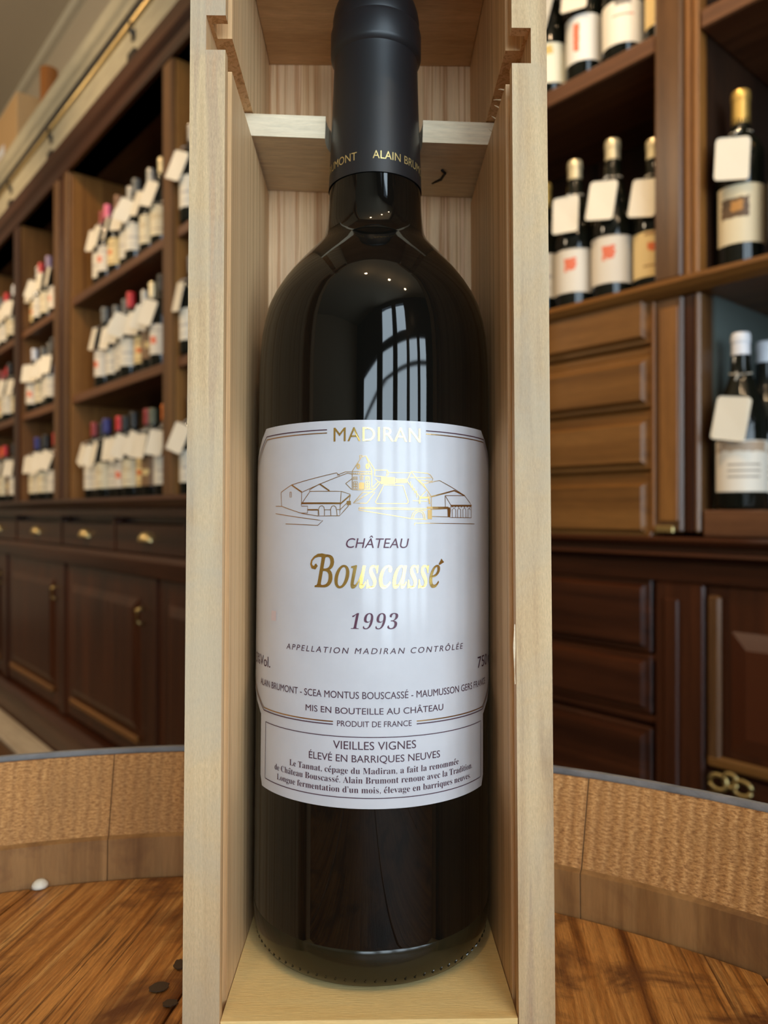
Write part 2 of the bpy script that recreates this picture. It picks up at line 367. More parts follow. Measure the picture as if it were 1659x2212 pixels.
# ---- left worktop and base cabinet
ct = MB().extr_x([(.345,WC-.001),(-.11,WC-.001),(-.118,WC-.012),(-.10,WC-.03),(-.085,WC-.038),(-.085,WC-.062),(.345,WC-.062)], LS, LE).build('countertop', M_mahh)
LF.place(ct, 0, 0, 0); ct['label'] = 'long dark moulded wooden countertop under the left wine shelves'; ct['category'] = 'countertop'
bc = LF.thing('base_cabinet', 'dark mahogany base cabinet with small drawers over doors, left side', 'cabinet')
V = -.05; DT = WC-.064
MB().box(LS, LE, V+.03, .33, -.80, DT).build('carcass', M_mah, bc)
DU = [-3.5,-2.85,-2.2,u_(35,V),u_(133,V),u_(247,V),u_(401,V),.79]
wr = w_(265, 1200, V)
for a, b in zip(DU[:-1], DU[1:]):
    dr = MB().box(a+.012, b-.012, V, V+.029, wr+.012, DT-.02).build('drawer', M_mahh, bc, bevel=.004)
    m_ = (a+b)/2
    vs = []; fs = []; na, nb = 12, 6                       # half-moon cup pull: a quarter shell open below
    for sc_ in (1.0, .9):
        for j in range(nb+1):
            for i in range(na+1):
                th = PI*i/na; ph = PI/2*j/nb
                vs.append((.042*sc_*math.cos(th), -.024*sc_*math.sin(th)*math.cos(ph), .032*sc_*math.sin(th)*math.sin(ph)))
    for q0 in (0, (na+1)*(nb+1)):
        for j in range(nb):
            for i in range(na): k0 = q0+j*(na+1)+i; fs.append((k0, k0+1, k0+na+2, k0+na+1))
    for i in range(na): fs.append((i, i+1, (na+1)*(nb+1)+i+1, (na+1)*(nb+1)+i))
    kn = mesh('cup_pull', vs, fs, M_brass, dr, smooth=True); kn.location = (m_, V-.0005, (wr+DT)/2-.012)
    MB().box(b-.011, b+.011, V-.004, V+.029, wr+.012, DT-.001).build('divider', M_mah, bc, bevel=.003)
MB().extr_x([(V+.029,wr-.055),(V-.012,wr-.055),(V-.02,wr-.006),(V-.012,wr+.011),(V+.029,wr+.011)], LS, LE).build('rail_moulding', M_mahh, bc)
OU = [-3.5,-2.62,-1.74,u_(135,V),u_(330,V),.79]
for a, b in zip(OU[:-1], OU[1:]):
    MB().box(a-.035, a+.035, V-.004, V+.029, -.80, wr-.056).build('stile', M_mah, bc, bevel=.004)
    dq = MB().box(a+.037, b-.037, V+.004, V+.029, -.79, wr-.058).build('door', M_mah, bc, bevel=.003)
    MB().panel(a+.11, b-.11, V+.003, -.70, wr-.13, .012, .03).build('door_panel', M_mah, dq)
    MB().box(a+.11, b-.11, V-.010, V+.003, -.735, -.712).build('panel_moulding', M_amberh, dq, bevel=.004)
    MB().tube([(b-.075,V-.001,-.30),(b-.075,V-.02,-.305),(b-.075,V-.02,-.345),(b-.075,V-.001,-.35)], .006, 8).build('door_pull', M_brassd, dq, smooth=True)
MB().extr_x([(V+.03,-.80),(V-.02,-.805),(V-.035,-.83),(V-.035,FW+.001),(V+.03,FW+.001)], LS, LE).build('plinth', M_mahh, bc)
sk = MB().box(LS, LE, -.20, -.09, FW, FW+.018).build('trim_2', M_stonestrip, None, bevel=.004); LF.place(sk,0,0,0); struct(sk)

# things on top of the shelving
cbx = LF.thing('cardboard_box', 'brown cardboard box with a white sticker on top of the shelving', 'box')
a0, a1 = u_(-30,.12), u_(58,.12)
MB().box(a0, a1, .07, .30, 1.776, w_(20,262,.12)).build('carton', M_card, cbx, bevel=.004)
MB().box(a0+.45*(a1-a0), a0+.72*(a1-a0), .0685, .0698, w_(30,302,.07), w_(30,280,.07)).build('sticker', M_paper, cbx)
MB().box(a0+.40*(a1-a0), a0+.43*(a1-a0), .0688, .0699, 1.778, w_(20,262,.12)-.01).build('packing_tape', plain('packing_tape',(.70,.50,.22),.4), cbx)
pz = LF.thing('wooden_post', 'orange brown turned wooden post standing on top of the shelving', 'post')
up = u_(97,.12)
MB().lathe([(.07,1.776),(.07,1.83),(.05,1.85),(.042,1.92),(.042,w_(97,148,.12))], 16, (up,.14)).build('shaft', plain('orange_varnish',(.30,.10,.015),.45), pz, smooth=False)
MB().box(up-.10, up+.10, .05, .25, 1.7755, 1.7765+.03).build('foot', M_oak, pz)
cdt = MB().tube([room(-5.6,1.32,CW-.62)-Vector((0,0,CAMZ)), room(-1.5,1.32,CW-.62)-Vector((0,0,CAMZ))], .012, 8).build('conduit_pipe', M_picrail, None, smooth=True)
cdt.location = (0,0,CAMZ); cdt['label'] = 'thin pale pipe fixed along the taupe wall above the shelves'; cdt['category'] = 'pipe'

# ---- right cabinet
U2, W2 = RF.u, RF.w
rc = RF.thing('display_cabinet', 'glossy mahogany cabinet with raised-panel drawers and open shelves, right side', 'cabinet')
RL, RR = -.56, .95
wl = W2(1300, 640); wsh = W2(1300, 130)
WLT = W2(1419, 613.6)                                   # top of the ledge
WS1, WS0 = W2(1415.7, 72), W2(1415.7, 113)              # upper shelf
pa, pb, pc = U2(1416), U2(1475), U2(1512)
VD = .30
RTOP = 1.50
# ledge
MB().extr_x([(VD,WLT),(-.012,WLT),(-.018,WLT-.01),(-.012,WLT-.022),(.0,WLT-.03),(VD,WLT-.03)], RL, RR).build('ledge', M_amberh, rc)
# upper posts and shelves
MB().box(pa, pb, -.006, .03, WLT+.0005, RTOP).build('pilaster', M_pilaster, rc, bevel=.004)
MB().box(pb+.0005, pb+.014, .002, .03, WLT+.0005, RTOP).box(pb+.018, pb+.03, -.002, .03, WLT+.0005, RTOP).build('pilaster_moulding', M_oak, rc, bevel=.003)
MB().box(pa+.024, pc, .031, VD, WLT+.0005, RTOP).build('partition', M_backp, rc)
MB().box(RL-.04, RL, 0, VD, FW+.1, RTOP).build('side_panel', M_mah, rc)
MB().box(RR, RR+.04, 0, VD, FW+.1, RTOP).build('side_panel', M_mah, rc)
MB().box(RL, pa-.0005, .0, VD-.001, WS0, WS1).build('shelf', M_shelf, rc, bevel=.003)
ws1, ws0 = W2(1632, 0), W2(1632, 28)
MB().box(pc+.0005, RR, .0, VD-.001, WS0, WS1).build('shelf', M_shelf, rc, bevel=.003)
for k in range(22):
    a = RL+(RR-RL)*k/22
    MB().box(a+.0015, a+(RR-RL)/22-.0015, VD, VD+.012, FW+.1, RTOP).build('back_plank', M_backp, rc)
MB().extr_x([(VD,RTOP),(-.01,RTOP),(-.05,RTOP+.07),(-.06,RTOP+.12),(VD,RTOP+.12)], RL-.04, RR+.04).build('cornice_moulding', M_mahh, rc)
# column beside the drawers (below the ledge)
wb = W2(1445, 1150)
MB().box(pa, pb, -.002, .03, wb, WLT-.031).build('pilaster', M_pilaster, rc, bevel=.004)
MB().box(pa+.010, pb-.006, -.006, -.0021, wb+.02, WLT-.05).build('pilaster_face', M_oak, rc, bevel=.0035)
MB().box(pb+.0005, pb+.02, .004, .03, wb, WLT-.031).build('pilaster_moulding', M_mah, rc, bevel=.003)
MB().box(pb+.0205, pc, -.001, .05, wb, WLT-.031).build('pilaster_moulding', M_pilaster, rc, bevel=.004)
MB().box(pa+.005, pb-.012, -.012, -.0022, wb-.001, wb+.012).build('pilaster_foot', M_brassd, rc, bevel=.002)
M_jamb = plain('daylit_jamb', (.10,.12,.11), .35)  # grey-green stands for daylight reflected on the jamb, painted into its colour
MB().box(pc-.02, pc+.004, .051, VD, W2(1524,1102)+.001, WLT-.031).build('jamb', M_jamb, rc)
# drawers
MB().box(RL, pa-.0005, .028, VD-.001, FW+.1, WLT-.031).build('drawer_carcass', M_mah, rc)
def drawer(t_, b_, mat=None, dx=0):
    d = MB().box(RL+.07, pa-.010, .004, .027, b_-.010, t_+.010).build('drawer', M_amberh if t_ > .0 else M_mahh, rc, bevel=.003)  # lamp light painted in: amber on upper drawers, darker wood on lower ones
    MB().panel(RL+.085, pa-.020-dx, .0035, b_, t_, .010, .0065).build('raised_panel', M_amberh if t_ > .0 else M_mahh, d)
    return d
RX = 1190
rows = [(693,772),(812,895),(930,1015),(1050,1146)]
for y0, y1 in rows:
    t1, b1 = W2(RX, y0), W2(RX, y1)
    drawer(t1, b1)
    MB().box(RL+.001, pa-.001, .006, .027, b1-.030, b1-.013).build('drawer_rail', M_amberh if b1 > -.01 else M_mahh, rc, bevel=.003)
MB().box(pa-.009, pa-.001, -.001, .027, wb, WLT-.031).build('stile', M_oak, rc, bevel=.002)
# waist mouldings right across
wa, wz = W2(RX,1152), W2(RX,1236)
MB().extr_x([(.05,wa),(-.018,wa),(-.026,wa-.006),(-.020,wa-.014),(-.008,wa-.018),(-.008,W2(RX,1180)),(-.022,W2(RX,1181)),(-.026,W2(RX,1186)),(-.014,W2(RX,1192)),(-.004,W2(RX,1198)),(-.002,wz),(.05,wz)], RL, RR).build('waist_moulding', M_mahh, rc)
# lower drawers and door
for y0, y1 in ((1246,1368),(1392,1486),(1532,1655)):
    t1, b1 = W2(RX, y0), W2(RX, y1); drawer(t1, b1)
    MB().box(RL+.001, pa-.001, .006, .027, b1-.026, b1-.013).build('drawer_rail', M_mahh, rc, bevel=.003)
MB().box(pa, U2(1522), -.003, .03, FW+.1, wz-.001).build('stile', M_mah, rc, bevel=.004)
MB().box(pa+.02, pb-.005, -.009, -.0031, FW+.2, wz-.03).build('pilaster_face', M_mah, rc, bevel=.004)  # darker than the face above, shade below the lamp put into colour
dw = U2(1522)
dt, db = W2(1560,1325), W2(1540,1640)
door = MB().box(dw+.001, RR, .006, .03, db-.02, wz-.002).build('door', M_mah, rc, bevel=.003)
MB().panel(dw+.045, RR-.05, .0055, db+.02, dt-.03, .010, .028).build('door_panel', plain('red_mahogany',(.060,.014,.004),.3), door)
MB().box(dw+.006, dw+.030, -.006, .0055, db, dt+.03).build('panel_moulding', M_pilaster, door, bevel=.005)
MB().box(dw+.006, RR-.02, -.008, .0055, db-.012, db+.008).build('panel_moulding', M_amberh, door, bevel=.005)
ld = MB().box(dw+.001, RR, .002, .03, FW+.2, db-.023).build('drawer', M_mahh, rc, bevel=.004)
q = MB(); hx = U2(1582); hw = W2(1582, 1722)
pts = []
for k in range(25):
    a = k/24; pts.append((hx-.052+.104*a, -.012-.006*math.sin(PI*a), hw-.010+.010*math.sin(a*2*PI)**2))
q.tube(pts, .006, 8)
for sx in (-1,1):
    q.tube([(hx+sx*(.020+.016*math.cos(b)), -.008, hw+.022+.013*math.sin(b)) for b in [i*.5 for i in range(13)]], .0045, 6)
q.tube([(hx+.012*math.cos(b), -.008, hw+.030+.012*math.sin(b)) for b in [i*.5 for i in range(13)]], .0045, 6)
q.tube([(hx-.055,-.004,hw-.012),(hx,-.010,hw-.020),(hx+.055,-.004,hw-.012)], .005, 6)
q.build('scroll_handle', M_brassd, ld, smooth=True)
# lower open compartment of the right side
wf = W2(1524, 1102)
MB().box(pc+.005, RR, .0, VD-.001, wa+.001, wf).build('compartment_floor', M_shelf, rc, bevel=.003)
MB().box(RL, RR, .031, VD-.001, FW+.1, wz-.02).build('lower_carcass', M_black, rc) if False else None
MB().box(pc+.0, RR, .05, VD-.001, FW+.1, wa-.002).build('lower_carcass', M_mah, rc)
MB().box(RL-.04, RR+.04, .01, VD, FW, FW+.099).build('plinth', M_mahh, rc)

# ------------------------------------------------------------------ shelf bottles
def labmat(name, base, spots):
    m, t, b = nt(name); c = coords(t, (1,1,1))
    sep = N(t, 'ShaderNodeSeparateXYZ'); t.links.new(c, sep.inputs[0]); col = base
    cur = None
    for (zc, zr, xc, xr, color, rag) in spots:      # printed patches, each a soft box in label space
        def dist(out, ce, ra):
            s = N(t,'ShaderNodeMath',operation='SUBTRACT'); t.links.new(out, s.inputs[0]); s.inputs[1].default_value = ce
            a = N(t,'ShaderNodeMath',operation='ABSOLUTE'); t.links.new(s.outputs[0], a.inputs[0])
            d = N(t,'ShaderNodeMath',operation='DIVIDE'); t.links.new(a.outputs[0], d.inputs[0]); d.inputs[1].default_value = ra; return d.outputs[0]
        mx = N(t,'ShaderNodeMath',operation='MAXIMUM'); t.links.new(dist(sep.outputs[2],zc,zr), mx.inputs[0]); t.links.new(dist(sep.outputs[0],xc,xr), mx.inputs[1])
        ad = N(t,'ShaderNodeMath',operation='ADD'); t.links.new(mx.outputs[0], ad.inputs[0])
        mu = N(t,'ShaderNodeMath',operation='MULTIPLY'); t.links.new(noise(t, c, 120, 3), mu.inputs[0]); mu.inputs[1].default_value = rag
        t.links.new(mu.outputs[0], ad.inputs[1])
        lt = N(t,'ShaderNodeMath',operation='LESS_THAN'); t.links.new(ad.outputs[0], lt.inputs[0]); lt.inputs[1].default_value = 1+rag*.5
        cur = mixc(t, lt.outputs[0], cur if cur else base, color)
    if cur: t.links.new(cur, b.inputs['Base Color'])
    else: b.inputs['Base Color'].default_value = (*base,1)
    b.inputs['Roughness'].default_value = .5
    return m
CR = (.66,.58,.40)
LM = {'white': labmat('label_white', (.68,.63,.52), [(.085,.004,0,.022,(.45,.42,.38),.6),(.06,.002,0,.018,(.5,.46,.4),.4)]),
      'cream': labmat('label_cream', CR, [(.10,.008,0,.02,(.55,.45,.28),1.0),(.06,.002,0,.02,(.4,.3,.2),.4)]),
      'yellow': labmat('label_yellow', (.72,.55,.26), [(.085,.008,0,.012,(.65,.14,.03),1.2),(.05,.002,0,.02,(.35,.2,.08),.4),(.11,.003,0,.02,(.35,.2,.08),.4)]),
      'red': labmat('label_red_mark', (.68,.62,.52), [(.085,.012,-.006,.012,(.70,.16,.08),1.4),(.115,.002,0,.022,(.4,.36,.3),.4)]),
      'picture': labmat('label_picture', CR, [(.098,.016,-.012,.020,(.10,.055,.025),.5),(.100,.008,-.010,.009,(.42,.20,.05),.9)]),
      'chateau': labmat('label_landscape', (.78,.72,.62), [(.105,.008,0,.035,(.42,.30,.20),1.3),(.075,.0015,0,.025,(.3,.25,.2),.3),(.065,.0015,0,.025,(.3,.25,.2),.3),(.055,.0015,0,.025,(.3,.25,.2),.3)]),
      'crest': labmat('label_crest', (.78,.76,.60), [(.100,.010,0,.010,(.60,.42,.12),1.0)]),
      'arc': labmat('label_dark_arc', (.80,.76,.66), [(.112,.007,-.002,.016,(.16,.15,.14),1.3),(.085,.0015,0,.02,(.6,.2,.12),.3)]),
      'stripe': labmat('label_red_stripe', (.78,.77,.72), [(.09,.03,-.014,.006,(.72,.16,.08),.7)]),
      'dark': labmat('label_dark', (.20,.11,.05), [(.085,.01,0,.015,(.6,.45,.2),1.0)])}
CM = {k: plain('capsule_'+k, c, r, me) for k, c, r, me in (
    ('gold',(.62,.42,.12),.35,.7),('champagne',(.66,.58,.38),.35,.6),('silver',(.42,.42,.40),.35,.6),('grey',(.14,.14,.13),.45,0),
    ('red',(.55,.025,.03),.4,0),('crimson',(.28,.03,.03),.4,0),('pink',(.75,.16,.26),.4,0),('black',(.02,.02,.02),.45,0),
    ('navy',(.03,.03,.18),.4,0),('orange',(.70,.18,.02),.4,0),('white',(.70,.72,.78),.4,0),('brown',(.22,.11,.06),.45,0),
    ('lilac',(.30,.22,.34),.45,0),('olive',(.12,.13,.08),.45,0))}
def bottle_proto(kind):
    if kind == 'high-shouldered':
        prof = [(.031,0),(.0355,.002),(.038,.008),(.038,.185),(.0365,.198),(.031,.211),(.022,.222),(.0165,.232),(.0150,.245),(.0145,.262)]
        cap = [(.0153,.236),(.0149,.250),(.0146,.283),(.0156,.284),(.0156,.293),(.0148,.298),(.0135,.300)]
        lz = (.040,.135); lr = .0383
    else:
        prof = [(.034,0),(.039,.002),(.0415,.008),(.0415,.125),(.0405,.145),(.036,.170),(.029,.195),(.022,.215),(.017,.232),(.0155,.262)]
        cap = [(.0163,.232),(.0152,.250),(.0148,.283),(.0158,.284),(.0158,.293),(.0150,.298),(.0137,.300)]
        lz = (.030,.115); lr = .0418
    root = bpy.data.objects.new('wine_bottle', None); root.empty_display_size = .05; link(root)
    ch = []
    ch.append(autosmooth(MB().lathe(prof, 24).build('glass_body', M_glassb, root)))
    ch.append(autosmooth(MB().lathe(cap, 20).build('capsule', CM['black'], root)))
    vs = []; fs = []; n = 20
    for k in range(n+1):
        a = -1.25+2.5*k/n
        for z in lz:
            for r in (lr+.0003,): vs.append((r*math.sin(a), -r*math.cos(a), z))
    for k in range(n): fs.append((2*k, 2*k+2, 2*k+3, 2*k+1))
    vs2 = [(x*.996, y*.996, z) for x, y, z in vs]; m_ = len(vs)
    fs += [tuple(i+m_ for i in reversed(f)) for f in fs]
    fs += [(2*k, 2*k+2, m_+2*k+2, m_+2*k) for k in range(n)]+[(2*k+1, 2*k+3, m_+2*k+3, m_+2*k+1) for k in range(n)]
    ch.append(autosmooth(mesh('label', vs+vs2, fs, LM['white'], root)))
    # hanging price tag: rounded card with a string loop round the neck
    W_, H_, R_ = .029, .040, .007; poly = []
    for cx, cz, a0 in ((W_-R_,H_-R_,0),(-W_+R_,H_-R_,90),(-W_+R_,-H_+R_,180),(W_-R_,-H_+R_,270)):
        for k in range(4):
            a = math.radians(a0+30*k); poly.append((cx+R_*math.cos(a), cz+R_*math.sin(a)))
    m_ = len(poly); vs = [(x, -.0005+.004*(x/W_)**2, z-H_+.006) for x, z in poly]+[(x, .0005+.004*(x/W_)**2, z-H_+.006) for x, z in poly]
    fs = [tuple(range(m_)), tuple(reversed(range(m_, 2*m_)))]+[(i, (i+1) % m_, m_+(i+1) % m_, m_+i) for i in range(m_)]
    tg = mesh('price_tag', vs, fs, M_tag, root)
    yy = -.037 if kind == 'high-shouldered' else -.042
    tg.location = (-.016, yy-.002, .215); tg.rotation_euler = (-.12, .22, -.25)
    st = MB().tube([(.0175*math.sin(a), -.0175*math.cos(a), .232-.004*math.cos(a)) for a in [i*PI/6 for i in range(13)]], .0012, 5).tube([(-.002,-.018,.228),(-.010,yy+.004,.222),(-.014,yy-.003,.214)], .0012, 5).build('tag_string', M_string, root, smooth=True)
    return root
PROTO = {}
ORD = ['first','second','third','fourth','fifth','sixth','seventh','eighth','ninth','tenth','eleventh','twelfth']
def put_bottle(fr, px, v, w, cap, lab='white', tag=True, kind='high-shouldered', sc=1.0, label='', group='', rz=None, isu=False, tagsc=1.0, zs=1.0, tdz=0):
    if kind not in PROTO: PROTO[kind] = bottle_proto(kind); root = PROTO[kind]
    else:
        root = PROTO[kind].copy(); COL.objects.link(root)
        for c in PROTO['_kids_'+kind]:
            if c.name.startswith(('price_tag','tag_string')) and not tag: continue
            d = c.copy(); d.parent = root; COL.objects.link(d)
    if '_kids_'+kind not in PROTO: PROTO['_kids_'+kind] = list(root.children)
    for c in root.children:
        nm = c.name.split('.')[0]
        if nm in ('capsule','label') :
            c.material_slots[0].link = 'OBJECT'; c.material_slots[0].material = CM[cap] if nm == 'capsule' else LM[lab]
        if nm == 'price_tag' and c not in PROTO['_kids_'+kind]:
            c.rotation_euler = (-.12+random.uniform(-.06,.02), random.uniform(-.05,.45) if fr is LF else random.uniform(-.02,.16), random.uniform(-.45,.05))
            c.scale = (tagsc*.92,)*3; c.location.z -= .012*random.random()*tagsc+tdz
    u = px if isu else fr.u(px, v); w += .0005
    # bottles face the room, turned a little at random
    fr.place(root, u, v, w, rz if rz is not None else random.uniform(.2,.9)); root.scale = (sc, sc, sc*zs)
    root['label'] = label; root['category'] = 'bottle'; root['group'] = group
    return root
CAPW = {'gold':'gold','champagne':'champagne-gold','silver':'silver','grey':'grey','red':'red','crimson':'dark red','pink':'pink','black':'black','navy':'navy blue','orange':'orange','white':'white','brown':'brown','lilac':'lilac','olive':'olive'}
BAY1, BAY2, BAY3 = 'wide left bay', 'narrow bay', 'left edge bay'
LEFTROWS = [
 ('top shelf of the '+BAY1, WA, -.735, .095, [('crimson','white'),('pink','red'),('brown','yellow'),('silver','white'),('grey','white'),('silver','cream'),('champagne','cream')]),
 ('middle shelf of the '+BAY1, WB, -.66, .086, [('grey','red'),('grey','white'),('grey','white'),('red','white'),('silver','yellow'),('champagne','dark'),('black','red')]),
 ('counter in the '+BAY1, WC, -.815, .0858, [('crimson','white'),('black','white'),('navy','cream'),('red','white'),('black','red'),('black','cream'),('crimson','yellow'),('olive','dark'),('orange','white')]),
 ('top shelf of the '+BAY2, WA, -1.60, .10, [('silver','yellow'),('red','white'),('lilac','cream'),('brown','red')]),
 ('middle shelf of the '+BAY2, WB, -1.60, .10, [('white','red'),('grey','cream'),('grey','white'),('black','white')]),
 ('counter in the '+BAY2, WC, -1.605, .092, [('navy','cream'),('black','white'),('black','cream'),('red','white')]),
 ('top shelf of the '+BAY3, WA, -2.35, .10, [('navy','cream'),('grey','white'),('red','white'),('grey','cream'),('white','cream')]),
 ('middle shelf of the '+BAY3, WB, -2.35, .10, [('grey','cream'),('crimson','yellow'),('red','white'),('black','white'),('crimson','cream')]),
 ('counter in the '+BAY3, WC, -2.35, .10, [('red','red'),('orange','dark'),('red','cream'),('black','dark'),('navy','white')]),
]
for where, wlev, u0, du, lst in LEFTROWS:
    for i, (cap, lab_) in enumerate(lst):
        v = .055+.010*math.sin(i*2.3+wlev*9)
        lb = '%s bottle from left, %s, %s capsule' % (ORD[i], where, CAPW[cap])
        put_bottle(LF, u0+du*i, v, wlev, cap, lab_, True, sc=(1.03,1.0,1.02)[i%3], label=lb, group='wine bottles on the left shelves', isu=True, tagsc=1.12)
for wlev, nm, cap in ((WA,'top shelf','silver'),(WB,'middle shelf','grey'),(WC,'counter','black')):
    put_bottle(LF, .113, .032, wlev, cap, 'white', True, label='bottle half hidden by the left edge of the pine box, %s' % nm, group='wine bottles on the left shelves', isu=True, tagsc=1.2)

G = 'wine bottles in the right cabinet'
R = 'right cabinet'
B_, H_ = 'sloping-shouldered', 'high-shouldered'
fz = .55
put_bottle(RF, 1188, .055, WS1, 'champagne', 'crest', True, B_, label='bottle with a small gold crest label on the top shelf beside the box', group=G, rz=fz)
put_bottle(RF, 1262, .055, WS1, 'black', 'stripe', True, H_, label='bottle with a red-striped white label on the top shelf at right', group=G, rz=fz)
put_bottle(RF, 1346, .055, WS1, 'black', 'arc', False, B_, label='bottle with a large white label and dark arc, top shelf at right', group=G, rz=fz)
put_bottle(RF, 1436, .070, WS1, 'black', 'yellow', False, H_, label='bottle with an orange label half hidden by the pilaster, top shelf', group=G, rz=fz)
put_bottle(RF, 1176, .055, WLT, 'gold', 'white', False, H_, 1.0, label='gold-capped bottle half hidden by the pine box above the drawers', group=G, rz=fz)
put_bottle(RF, -.239, .050, WLT, 'champagne', 'red', True, B_, 1.0, isu=True, zs=1.06, label='champagne-capped tagged bottle with red print, left of two alike above drawers', group=G, rz=fz)
put_bottle(RF, -.155, .060, WLT, 'champagne', 'red', True, B_, 1.02, isu=True, zs=1.09, label='taller champagne-capped tagged bottle with red print above drawers', group=G, rz=fz)
put_bottle(RF, -.073, .075, WLT, 'champagne', 'yellow', True, B_, .95, isu=True, zs=1.08, label='tagged bottle with a yellow label leaning on the pilaster above drawers', group=G, rz=fz)
put_bottle(RF, 1238, .150, WLT, 'gold', 'white', False, H_, 1.0, label='gold-capped bottle in the back row behind the left tagged bottle', group=G)
put_bottle(RF, -.235, .175, WLT, 'champagne', 'white', False, H_, 1.04, isu=True, label='champagne-capped bottle in the back row between the two tagged bottles', group=G)
put_bottle(RF, 1290, .245, WLT, 'gold', 'white', False, H_, .98, label='gold-capped bottle at the very back above the drawers', group=G)
put_bottle(RF, -.125, .245, WLT, 'crimson', 'white', False, H_, 1.0, isu=True, zs=1.2, label='tall red-capped bottle at the back beside the pilaster', group=G)
put_bottle(RF, 1600, .060, WLT, 'gold', 'picture', True, H_, 1.04, zs=1.03, label='gold-capped tagged bottle with a picture label, alone on the right ledge', group=G, rz=fz)
put_bottle(RF, 1714, .055, WLT, 'gold', 'cream', False, H_, 1.0, label='bottle cut off by the right picture edge on the ledge', group=G, rz=fz)
put_bottle(RF, 1600, .045, wf, 'white', 'chateau', True, B_, 1.03, tdz=.026, label='white-capped tagged bottle with a landscape label in the low compartment', group=G, rz=fz)
put_bottle(RF, 1652, .145, wf, 'white', 'chateau', False, B_, 1.03, label='white-capped bottle behind the tagged one in the low compartment', group=G)

# ------------------------------------------------------------------ barrel
TILT = -.0343
cy = .0326; cx = -.061
br = empty('wine_barrel', 'upright oak wine barrel with a zinc hoop, used as a table', 'barrel', (cx, cy, CAMZ-.146+TILT*(cy-.25)), (TILT, 0, 0))
HR = .2701; LEN = .795
NS = 24; SEGS = 6
def ringpt(r, a): return (r*math.sin(a), r*math.cos(a))
# inner & outer profile of a stave, from rim downwards
rim = .0452
inner = [(.2838,rim),(.2721,.0162),(.2700,.0152),(.2700,-.030),(.300,-.25),(.318,-.40),(.300,-.55),(.272,-LEN+.03),(.2838,-LEN)]
outer = [(.2850,rim),(.2905,rim-.004),(.2960,-.010),(.330,-.25),(.345,-.40),(.330,-.55),(.296,-LEN+.05),(.288,-LEN),(.2850,-LEN)]
def headpt(px, py):     # meeting point of a sight line with the head plane, in barrel space
    k, q = (px-CX)/F, -(py-CY)/F
    h0 = -.146+TILT*(0-.25); t = h0/(q-TILT)
    return k*t-cx, t-cy
aL, aR = math.atan2(*headpt(233,1894)), math.atan2(*headpt(1253,1980))
AN = [aL+(aR-aL)*k/3 for k in range(4)]+[aR+.44]
while AN[-1] < aL+2*PI-.62: AN.append(AN[-1]+random.uniform(.24,.30))
AN += [aL+2*PI-.34, aL+2*PI]
for k in range(len(AN)-1):
    a0, a1 = AN[k]+.0006, AN[k+1]-.0006
    dr = random.uniform(-.0004,.0004)
    prof = inner+outer[::-1]; n = len(prof); vs = []; fs = []
    for j in range(SEGS+1):
        a = a0+(a1-a0)*j/SEGS
        for r, z in prof:
            x, y = ringpt(r+dr, a); vs.append((x, y, z))
    for j in range(SEGS):
        for i in range(n):
            i2 = (i+1) % n; fs.append((j*n+i, j*n+i2, (j+1)*n+i2, (j+1)*n+i))
    fs.append(tuple(range(n))); fs.append(tuple(SEGS*n+i for i in reversed(range(n))))
    st = mesh('stave', vs, fs, M_sawn, br)
    me = st.data; me.materials.append(M_howel); me.materials.append(M_stave)
    for p in me.polygons:
        c = p.center; rr = math.hypot(c.x, c.y)
        p.material_index = 1 if (c.z < .0163 and c.z > -.05 and rr < .275) else (2 if c.z < -.02 or rr > .287 else 0)
def hoop(z0, z1, r0, r1, th=.0016):
    seg = 96; vs = []; fs = []
    for k in range(seg):
        a = 2*PI*k/seg
        for r, z in ((r0,z0),(r1,z1),(r1+th,z1),(r0+th,z0)):
            x, y = ringpt(r, a); vs.append((x, y, z))
    for k in range(seg):
        k2 = (k+1) % seg
        for i in range(4):
            i2 = (i+1) % 4; fs.append((k*4+i, k*4+i2, k2*4+i2, k2*4+i))
    return autosmooth(mesh('hoop', vs, fs, M_zinc, br))
hoop(.006, rim+.0018, .2958, .2872, .0022)
hoop(-.15, -.11, .3215, .3160); hoop(-.29, -.25, .3366, .3312)
hoop(-.55, -.51, .3312, .3366); hoop(-.69, -.65, .3125, .3200); hoop(-LEN+.004, -LEN+.05, .2890, .2975)
# head planks: clipped strips of the disc, running 7 degrees right of the view direction
ga = math.radians(7.0)
seams = [-.272,-.192,-.108,-.0235,.0665,.1545,.215,.272]
for i in range(len(seams)-1):
    a, b = seams[i]+.0004, seams[i+1]-.0004; pts = []
    for k in range(13):
        x = a+(b-a)*k/12; pts.append((x, math.sqrt(max(0, .2693**2-x*x))))
    for k in range(13):
        x = b-(b-a)*k/12; pts.append((x, -math.sqrt(max(0, .2693**2-x*x))))
    cleaned = []
    for p in pts:
        if not cleaned or (Vector(p)-Vector(cleaned[-1])).length > 1e-5: cleaned.append(p)
    if (Vector(cleaned[0])-Vector(cleaned[-1])).length < 1e-5: cleaned.pop()
    o = MB().extr_z(cleaned, -.020, -.0002+random.uniform(-.00035,0)).build('head_plank', headmat(i, (0,0,random.uniform(-.05,.05))), br, bevel=.0005)
    o.rotation_euler = (0,0,-ga)
